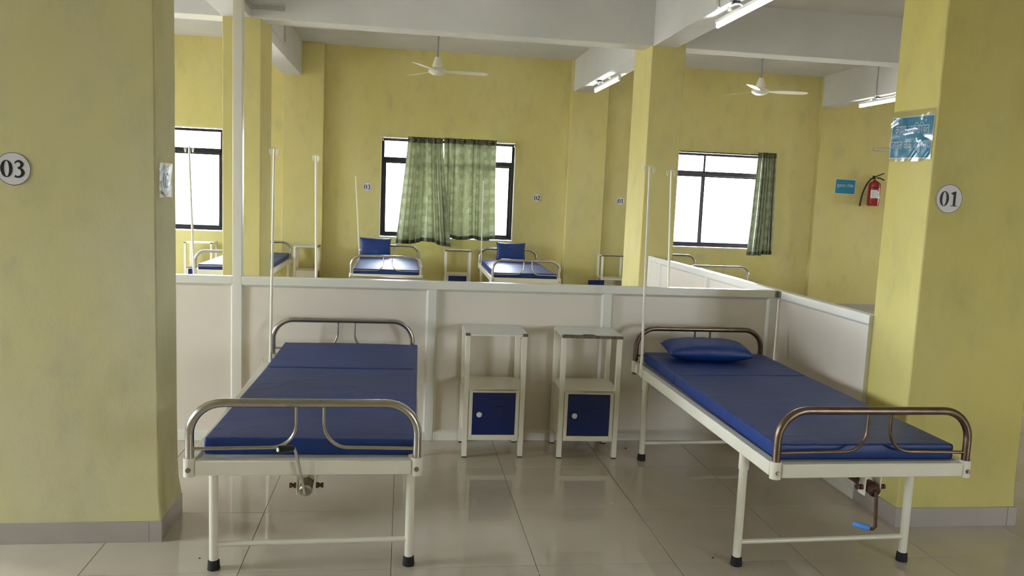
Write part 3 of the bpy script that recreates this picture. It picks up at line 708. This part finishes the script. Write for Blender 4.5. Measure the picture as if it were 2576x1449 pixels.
# ------------------------------------------------------------------ curtains
def curtain_mb(xt0, xt1, xb0, xb1, zt, zb, folds, amp0, amp1, seed, zbfun=None, yk=0, pinch=.0):
    nx, nz = 150, 60; vs = []; uv = []
    for j in range(nz+1):
        t = j/nz
        for i in range(nx+1):
            s = i/nx
            a = xt0 + (xt1-xt0)*s; e = t**1.3
            s2 = s + .018*math.sin(s*9+seed)*t
            b = xb0 + (xb1-xb0)*s2; x = a*(1-e) + b*e
            ph = 2*PI*folds*(s + .03*math.sin(2.2*s*PI*2+seed)) + .5*math.sin(t*3+seed+s*4)*t
            am = amp0 + (amp1-amp0)*t
            y = am*math.sin(ph) + .35*am*math.sin(2.1*ph+seed) + .02*noise.noise(Vector((s*6, t*4, seed)))*t + .01*noise.noise(Vector((s*22, t*9, seed)))*t
            zz = zbfun(s) if zbfun else zb
            z = zt + (zz-zt)*t + .008*noise.noise(Vector((s*8, t*3, seed+2)))*t
            vs.append((x + am*.42*math.sin(2*ph+.4), y + yk*t, z)); uv.append((s, 1-t))
    n = nx+1
    m = MB().add(vs, [(j*n+i, (j+1)*n+i, (j+1)*n+i+1, j*n+i+1) for j in range(nz) for i in range(nx)]); m.uv = uv
    return m
def curtain(label, y, eyes, **k):
    r = thing('curtain', label, 'curtain', (0, y, 0), 0, 'green window curtains')
    mb = curtain_mb(**k); me = bpy.data.meshes.new('cloth'); me.from_pydata(mb.v, [], mb.f)
    ul = me.uv_layers.new(name='UVMap')
    for lp in me.loops: ul.data[lp.index].uv = mb.uv[lp.vertex_index]
    me.shade_smooth()
    o = link('cloth', me, r, M['curtain'])
    for x in eyes:
        rg = MB(); N = 14
        P = [(x+.018*math.cos(2*PI*i/N), -.036, k['zt']-.042+.018*math.sin(2*PI*i/N)) for i in range(N+1)]
        ob('eyelet', rg.tube(P, .0045, 6), 'old_steel', r)
    return r
curtain('green patterned curtain drawn on the left, its foot blown wide', 11.27, [.10, .20, .29, .38, .46],
        xt0=.045, xt1=.515, xb0=-.115, xb1=.67, zt=2.265, zb=.80, folds=6.5, amp0=.026, amp1=.042, seed=1.7, yk=-.06,
        zbfun=lambda s: .790 + .045*max(0, math.sin(max(0, (s-.35))/.42*PI))*(1 if s < .77 else 0) - .028*max(0, (s-.8)/.2))
curtain('green patterned curtain drawn on the right, spread over the window middle', 11.27, [.63, .79, .92, 1.05, 1.17],
        xt0=.55, xt1=1.28, xb0=.57, xb1=1.30, zt=2.272, zb=.872, folds=6, amp0=.024, amp1=.036, seed=4.2, yk=.04,
        zbfun=lambda s: .873 + .012*math.sin(s*14))
curtain('green curtain gathered at the right side of the grey framed window', 11.25, [5.2, 5.27, 5.34],
        xt0=5.145, xt1=5.40, xb0=5.06, xb1=5.43, zt=2.292, zb=.81, folds=6, amp0=.042, amp1=.06, seed=8.4, yk=-.05,
        zbfun=lambda s: .785 + .03*s)
for lab, a, b, z in (('dark curtain rod over the curtained window', -.30, 1.54, 2.226), ('dark curtain rod over the grey framed window', 3.56, 5.42, 2.255)):
    r = thing('curtain_rod', lab, 'curtain rod', ((a+b)/2, 11.285, z), 0, 'curtain rods')
    h = (b-a)/2; ob('rod', MB().tube([(-h, 0, 0), (h, 0, 0)], .009, 10), 'frame_black', r)
    for s in (-1, 1): ob('rod_bracket', B(s*h-.012, s*h+.012, -.012, .064, -.03, .016), 'brass', r, bevel=.002)

# ------------------------------------------------------------------ lettering
def ribbon(mb, pts, wd, N, O, U, V, eps):
    P = [Vector((p[0], p[1])) for p in pts]; m = len(P); vs = []
    for i in range(m):
        d = (P[min(m-1, i+1)]-P[max(0, i-1)]).normalized(); nn = Vector((-d.y, d.x)); w_ = (wd[i] if isinstance(wd, (list, tuple)) else wd)/2
        for s in (-1, 1):
            q = P[i]+nn*w_*s; vs.append(O + U*q.x + V*q.y + N*eps)
    mb.add(vs, [(2*i, 2*i+1, 2*i+3, 2*i+2) for i in range(m-1)])
def lerpw(ws, m):
    out = []
    for i in range(m):
        t = i/(m-1)*(len(ws)-1); k_ = min(int(t), len(ws)-2); out.append(ws[k_]+(ws[k_+1]-ws[k_])*(t-k_))
    return out
def digit(mb, ch, x, sc, N, O, U, V, eps):
    f = lambda p: (x+p[0]*sc, p[1]*sc)
    def poly(pts): mb.add([O+U*f(p)[0]+V*f(p)[1]+N*eps for p in pts], [tuple(range(len(pts)))])
    if ch == '0':
        n = 28; vs = []
        for i in range(n):
            a = 2*PI*i/n
            for rx, ry in ((.235, .35), (.095, .315)):
                q = f((.25+rx*math.cos(a), .34+ry*math.sin(a))); vs.append(O+U*q[0]+V*q[1]+N*eps)
        mb.add(vs, [(2*i, 2*i+1, (2*i+3) % (2*n), (2*i+2) % (2*n)) for i in range(n)])
    elif ch == '1':
        poly([(.20, .03), (.33, .03), (.33, .69), (.28, .69), (.20, .66)]); poly([(.08, 0), (.45, 0), (.45, .03), (.08, .03)])
        poly([(.20, .52), (.20, .66), (.28, .69), (.07, .61), (.07, .58)])
    elif ch == '2':
        c = [tuple(p) for p in catmull([(.05, .50), (.10, .62), (.24, .66), (.36, .56), (.35, .42), (.24, .25), (.06, .05)], 6)]
        ribbon(mb, [f(p) for p in c], [w_*sc for w_ in lerpw([.03, .07, .10, .14, .14, .09, .05], len(c))], N, O, U, V, eps)
        poly([(.02, 0), (.43, 0), (.48, .19), (.45, .19), (.40, .12), (.06, .12), (.02, .05)])
    elif ch == '3':
        c = [tuple(p) for p in catmull([(.06, .55), (.12, .63), (.24, .66), (.34, .56), (.30, .44), (.17, .38)], 6)]
        ribbon(mb, [f(p) for p in c], [w_*sc for w_ in lerpw([.03, .06, .09, .13, .10, .035], len(c))], N, O, U, V, eps)
        c = [tuple(p) for p in catmull([(.18, .38), (.31, .33), (.37, .19), (.29, .06), (.15, .02), (.06, .06)], 6)]
        ribbon(mb, [f(p) for p in c], [w_*sc for w_ in lerpw([.035, .10, .145, .10, .07, .11], len(c))], N, O, U, V, eps)
def number_plate(label, c, U, N, rad, txt, group):
    U = Vector(U).normalized(); N = Vector(N).normalized(); V = Vector((0, 0, 1)); c = Vector(c)
    r = thing('number_plate', label, 'number plate', c, 0, group)
    mb = MB(); n = 40
    rim = [(rad*math.cos(2*PI*i/n), rad*math.sin(2*PI*i/n)) for i in range(n)]
    mb.add([U*x+V*y for x, y in rim] + [U*x+V*y+N*.0015 for x, y in rim], [tuple(range(n)), tuple(range(2*n-1, n-1, -1))] + [(i, n+i, n+(i+1) % n, (i+1) % n) for i in range(n)])
    ob('disc', mb, 'paper', r, smooth=0)
    mb = MB(); vs = []
    for i in range(n):
        a = 2*PI*i/n
        for q in (rad*.985, rad*.955): vs.append(U*q*math.cos(a)+V*q*math.sin(a)+N*.0019)
    mb.add(vs, [(2*i, 2*i+1, (2*i+3) % (2*n), (2*i+2) % (2*n)) for i in range(n)]); ob('printed_ring', mb, 'ink', r, smooth=0)
    for k_, ch in enumerate(txt):
        mb = MB(); sc = rad*1.48; digit(mb, ch, -sc*.5+k_*sc*.5, sc, N, Vector()-V*sc*.34, U, V, .0022); ob('numeral', mb, 'ink', r, smooth=0)
    return r
NP = 'round bed number plates'
number_plate('large round plate numbered 03 on the left pillar', (-1.535, 3.4380, 1.553), (1, 0, 0), (0, -1, 0), .066, '03', NP)
number_plate('large round plate numbered 01 on the right pillar', (2.530, 3.4580, 1.600), (1, 0, 0), (0, -1, 0), .068, '01', NP)
number_plate('round plate numbered 02 under crinkled plastic on the left pillar side', (-.9955, 3.565, 1.532), (0, 1, 0), (1, 0, 0), .062, '02', NP)
number_plate('small far plate numbered 03 left of the curtained window', (-.50, 11.3485, 1.553), (1, 0, 0), (0, -1, 0), .064, '03', NP)
number_plate('small far plate numbered 02 right of the curtained window', (1.893, 11.3485, 1.498), (1, 0, 0), (0, -1, 0), .062, '02', NP)
number_plate('small far plate numbered 01 at the edge of the yellow pillar', (3.122, 11.3485, 1.503), (1, 0, 0), (0, -1, 0), .062, '01', NP)
def film(label, O, U, V, N, w_, h_, seed, amp, gap=.004, mat='film'):
    O, U, V, N = Vector(O), Vector(U).normalized(), Vector(V).normalized(), Vector(N).normalized(); nx, ny = 44, 34; vs = []
    for j in range(ny+1):
        for i in range(nx+1):
            s, t = i/nx, j/ny; d = noise.noise(Vector((s*3+t*2.4+seed, t*3-s*1.2, seed)))
            cr = max(0, .16-abs(noise.noise(Vector((s*2.2-t*2.0+seed*3, s*.8+t*.9, seed+5)))))
            vs.append(U*(s-.5)*w_ + V*(t-.5)*h_ + N*(gap + amp*(abs(d)*.5 + cr*5)))
    n_ = nx+1; mb = MB().add(vs, [(j*n_+i, j*n_+i+1, (j+1)*n_+i+1, (j+1)*n_+i) for j in range(ny) for i in range(nx)])
    o = ob('plastic_film', mb, mat, None, O, smooth=180); return tag(o, label, 'plastic film', 'clear plastic films taped over paper')
film('clear crinkled film taped over plate 02 on the left pillar', (-.9955, 3.558, 1.533), (0, 1, 0), (0, 0, 1), (1, 0, 0), .19, .142, 3.3, .0022, mat='thin_film')

# Devanagari strokes: headline at y=1, baseline 0
GL = {
 'ka': (.88, [[(.42,1),(.42,0)], 'c', [(.42,.60),(.22,.68),(.07,.46),(.2,.24),(.42,.40)], 'c', [(.42,.56),(.62,.66),(.80,.5),(.70,.22)]]),
 'aa': (.32, [[(.18,1),(.18,0)]]),
 'ma': (.76, [[(.18,1),(.18,.36)], 'c', [(.18,.40),(.08,.26),(.18,.18),(.27,.28),(.18,.40)], [(.18,.38),(.6,.38)], [(.6,1),(.6,0)]]),
 'mra': (.76, [[(.18,1),(.18,.36)], 'c', [(.18,.40),(.08,.26),(.18,.18),(.27,.28),(.18,.40)], [(.18,.38),(.6,.38)], [(.6,1),(.6,0)], [(.6,.3),(.34,.02)]]),
 'vh': (.44, ['c', [(.46,.58),(.28,.66),(.1,.42),(.26,.20),(.44,.36)]]),
 'va': (.72, [[(.56,1),(.56,0)], 'c', [(.56,.58),(.32,.68),(.1,.42),(.30,.18),(.56,.36)]]),
 'ba': (.72, [[(.56,1),(.56,0)], 'c', [(.56,.58),(.32,.68),(.1,.42),(.30,.18),(.56,.36)], [(.2,.58),(.5,.28)]]),
 'ya': (.76, [[(.6,1),(.6,0)], 'c', [(.12,.9),(.28,.78),(.24,.62),(.12,.5),(.18,.28),(.40,.24),(.6,.42)]]),
 'i': (.30, [[(.16,1),(.16,0)], 'c', [(.16,1),(.2,1.3),(.5,1.42),(.82,1.26),(.94,1)]]),
 'ta': (.74, [[(.6,1),(.6,0)], 'c', [(.6,.6),(.36,.64),(.16,.46),(.22,.14)]]),
 'ra': (.56, ['c', [(.14,.9),(.34,.8),(.34,.58),(.14,.48)], [(.14,.48),(.46,.04)]]),
 'kh': (.52, [[(.42,1),(.42,0)], 'c', [(.42,.60),(.22,.68),(.07,.46),(.2,.24),(.42,.40)]]),
 'ja': (.82, [[(.66,1),(.66,0)], [(.66,.6),(.36,.6)], 'c', [(.36,.6),(.38,.34),(.22,.22),(.07,.38)]]),
 'sh': (.50, ['c', [(.12,.9),(.32,.8),(.3,.58),(.12,.48)], [(.12,.48),(.42,.04)], [(.22,.5),(.5,.5)]]),
 'sa': (.80, ['c', [(.12,.9),(.32,.8),(.3,.58),(.12,.48)], [(.12,.48),(.42,.04)], [(.22,.5),(.66,.5)], [(.66,1),(.66,0)]]),
 'lla': (.90, [[(.44,1),(.44,.7)], 'c', [(.44,.7),(.2,.64),(.08,.4),(.22,.2),(.40,.34),(.46,.5),(.56,.64),(.74,.6),(.82,.4),(.7,.2),(.54,.3),(.46,.46)]]),
 'na': (.76, [[(.6,1),(.6,0)], [(.6,.5),(.22,.5)], 'c', [(.24,.5),(.12,.44),(.16,.32),(.27,.36),(.26,.5)]]),
 'pa': (.74, [[(.58,1),(.58,0)], 'c', [(.14,1),(.14,.62),(.24,.42),(.42,.38),(.58,.44)]]),
 'ssa': (.74, [[(.58,1),(.58,0)], 'c', [(.14,1),(.14,.62),(.24,.42),(.42,.38),(.58,.44)], [(.18,.9),(.56,.46)]]),
 'dha': (.78, [[(.62,1),(.62,0)], 'c', [(.34,.96),(.14,.9),(.16,.7),(.38,.62)], 'c', [(.38,.62),(.12,.52),(.12,.26),(.38,.2),(.62,.40)]]),
}
MOD = {'e': ['c', [(0,1),(-.1,1.2),(-.34,1.4)]], 'u': ['c', [(0,.02),(-.06,-.14),(-.28,-.12),(-.3,-.3),(-.1,-.36),(.06,-.26)]]}
STEM = {'va': .56, 'ya': .6, 'sa': .66, 'dha': .62, 'ssa': .58, 'na': .6}
def word_strokes(gl):
    x = 0; out = []
    for gname in gl:
        base, *mods = gname.split('+'); wd, st = GL[base]; cur = False; head = base != 'vh_'
        for s in st:
            if s == 'c': cur = True; continue
            out.append(([(p[0]+x, p[1]) for p in s], cur)); cur = False
        for m_ in mods:
            cur = False
            for s in MOD[m_]:
                if s == 'c': cur = True; continue
                out.append(([(p[0]+x+STEM[base], p[1]) for p in s], cur)); cur = False
        x += wd
    out.append(([(-.02, 1), (x, 1)], False)); return out, x
def text_line(words, O, U, V, N, width, hgt, mat, parent, eps=.0006, gap=.55, sw=.12):
    items = []; tot = 0
    for i, wd in enumerate(words):
        st, wx = word_strokes(wd); items.append((tot, st)); tot += wx + (gap if i < len(words)-1 else 0)
    sx = width/tot; sy = hgt
    for off, st in items:
        mb = MB()
        for pts, cur in st:
            P = [(( p[0]+off)*sx - width/2, p[1]*sy) for p in pts]
            if cur: P = [tuple(p) for p in catmull([(*p, 0) for p in P], 5)]
            ribbon(mb, P, sw*(sx+sy)/2, N, O, U, V, eps)
        ob('lettering', mb, mat, parent, smooth=0)
def notice(label, c, U, V, N, w_, h_, lines, border):
    U, V, N = Vector(U).normalized(), Vector(V).normalized(), Vector(N).normalized(); r = thing('notice', label, 'notice', c, 0, 'teal paper notices')
    def slab(w2, h2, e0, e1):
        q = [(-w2/2, -h2/2), (w2/2, -h2/2), (w2/2, h2/2), (-w2/2, h2/2)]
        return MB().add([U*a+V*b+N*e0 for a, b in q]+[U*a+V*b+N*e1 for a, b in q], [(3,2,1,0),(4,5,6,7),(0,1,5,4),(1,2,6,5),(2,3,7,6),(3,0,4,7)])
    ob('sheet', slab(w_, h_, 0, .0010), 'paper', r, smooth=0); ob('printed_field', slab(w_-border, h_-border, .0011, .0014), 'notice_blue', r, smooth=0)
    for words, yo, wl, hl, gp in lines: text_line(words, V*yo, U, V, N, wl, hl, 'notice_text', r, .0019, gp)
    return r
tl = math.radians(1.8)
U2 = (0, -math.cos(tl), -math.sin(tl)*0+.0); 
nt_U = Vector((0, -math.cos(tl), -math.sin(tl))); nt_V = Vector((0, -math.sin(tl), math.cos(tl)))
notice('teal notice under glossy plastic on the right pillar', (2.4285, 3.637, 1.890), nt_U, nt_V, (-1, 0, 0), .325, .205, [
    ([['ka','aa','ma','aa'], ['vh','ya','i','ta','i','ra','kh','ta']], .018, .262, .036, .45),
    ([['ja','aa','sh','ta'], ['va+e','lla'], ['ba','sa+u'], ['na','ya+e']], -.056, .305, .036, .45)], .012)
film('clear creased plastic over the teal notice on the right pillar', (2.428, 3.637, 1.898), nt_U, nt_V, (-1, 0, 0), .335, .245, 6.1, .005, .003)
notice('small teal notice beside the fire extinguisher', (6.525, 11.2475, 1.856), (1, 0, -.015), (.015, 0, 1), (0, -1, 0), .325, .222, [
    ([['dha+u','mra','pa','aa','na'], ['i','na','ssa+e','dha']], -.01, .27, .036, .5)], .016)

# ------------------------------------------------------------------ fire extinguisher
def extinguisher():
    r = thing('fire_extinguisher', 'red fire extinguisher hung on the far wall', 'fire extinguisher', (6.925, 11.138, 1.588), 0)
    ob('cylinder', MB().lathe([(.05, .004), (.078, 0), (.086, .02), (.086, .30), (.078, .335), (.05, .36), (.024, .372), (.022, .385)], (0, 0, 0), 28), 'red', r)
    ob('valve', MB().lathe([(.021, .383), (.021, .42), (.012, .425), (.012, .44)], (0, 0, 0), 14), 'brass', r)
    ob('gauge', MB().lathe([(.018, -.03), (.02, -.02), (.02, -.012)], (-.035, 0, .425), 14, 'y'), 'ext_black', r)
    ob('lever', MB().tube([(-.01, -.005, .43), (.05, -.02, .455), (.115, -.03, .485)], .008, 8), 'ext_black', r)
    ob('carry_handle', MB().tube([(-.01, -.005, .415), (.06, -.02, .412), (.125, -.03, .385)], .009, 8), 'ext_black', r)
    hp = [(-.01, -.01, .405), (-.06, -.03, .402), (-.12, -.04, .36), (-.165, -.03, .27), (-.19, -.01, .16), (-.2, .0, .05), (-.205, .0, .0)]
    hs = ob('hose', MB().tube(catmull(hp, 5), .0125, 10), 'ext_black', r); ob('nozzle', MB().tube([(-.205, 0, .03), (-.207, 0, -.01)], .015, 10), 'rusty', hs)
    def patch(a0, a1, z0, z1, mat, nm, rr=.0866):
        n_ = 10; vs = []
        for i in range(n_+1):
            a = math.radians(a0+(a1-a0)*i/n_)
            vs += [(rr*math.sin(a), -rr*math.cos(a), z0), (rr*math.sin(a), -rr*math.cos(a), z1)]
        return ob(nm, MB().add(vs, [(2*i, 2*i+2, 2*i+3, 2*i+1) for i in range(n_)]), mat, r)
    patch(-62, 4, .115, .235, 'ext_white', 'label'); patch(4, 62, .115, .16, 'ext_white', 'label'); patch(-62, 75, .262, .276, 'ext_dark', 'band')
    for z in (.135, .15, .165, .18, .195, .21): patch(-54, -28, z, z+.005, 'conduit_grey', 'small_print', .0869)
    patch(8, 56, .139, .147, 'ext_dark', 'small_print', .0869); patch(24, 52, .122, .128, 'ext_dark', 'small_print', .0869); patch(6, 22, .175, .215, 'ext_white', 'symbol', .0869)
    ob('wall_hook', B(-.02, .02, .0, .113, .395, .41), 'old_steel', r)
extinguisher()

# ------------------------------------------------------------------ litter on the floor
def crumb(name, label, cat, mat, x, y, l, w_, rz):
    mb = MB(); n_ = 7; vs = [(l/2*math.cos(2*PI*i/n_)*(1+.2*math.sin(i*3.1)), w_/2*math.sin(2*PI*i/n_), 0) for i in range(n_)]
    vs += [(p[0]*.7, p[1]*.7, w_*.4) for p in vs]
    mb.add(vs, [tuple(range(n_-1, -1, -1)), tuple(range(n_, 2*n_))] + [(i, (i+1) % n_, n_+(i+1) % n_, n_+i) for i in range(n_)])
    tag(ob(name, mb, mat, None, (x, y, 0), (0, 0, rz), smooth=0), label, cat)
crumb('plaster_crumb', 'tiny white crumb on the floor at the bottom centre', 'debris', 'flake', .585, 3.06, .016, .006, .5)
crumb('dirt_speck', 'dark speck on the floor left of the brown hooped bed leg', 'debris', 'speck', 1.375, 3.165, .011, .007, .2)
crumb('dirt_speck', 'dark speck on the floor left of the steel hooped bed leg', 'debris', 'speck', -.79, 3.26, .010, .006, .2)
crumb('plaster_crumb', 'white crumb on the floor in front of the brown hooped bed rear leg', 'debris', 'flake', 1.09, 3.79, .018, .006, .1)
crumb('dirt_speck', 'dark speck on the floor near the partition by the right bed', 'debris', 'speck', 1.405, 4.66, .014, .008, .1)
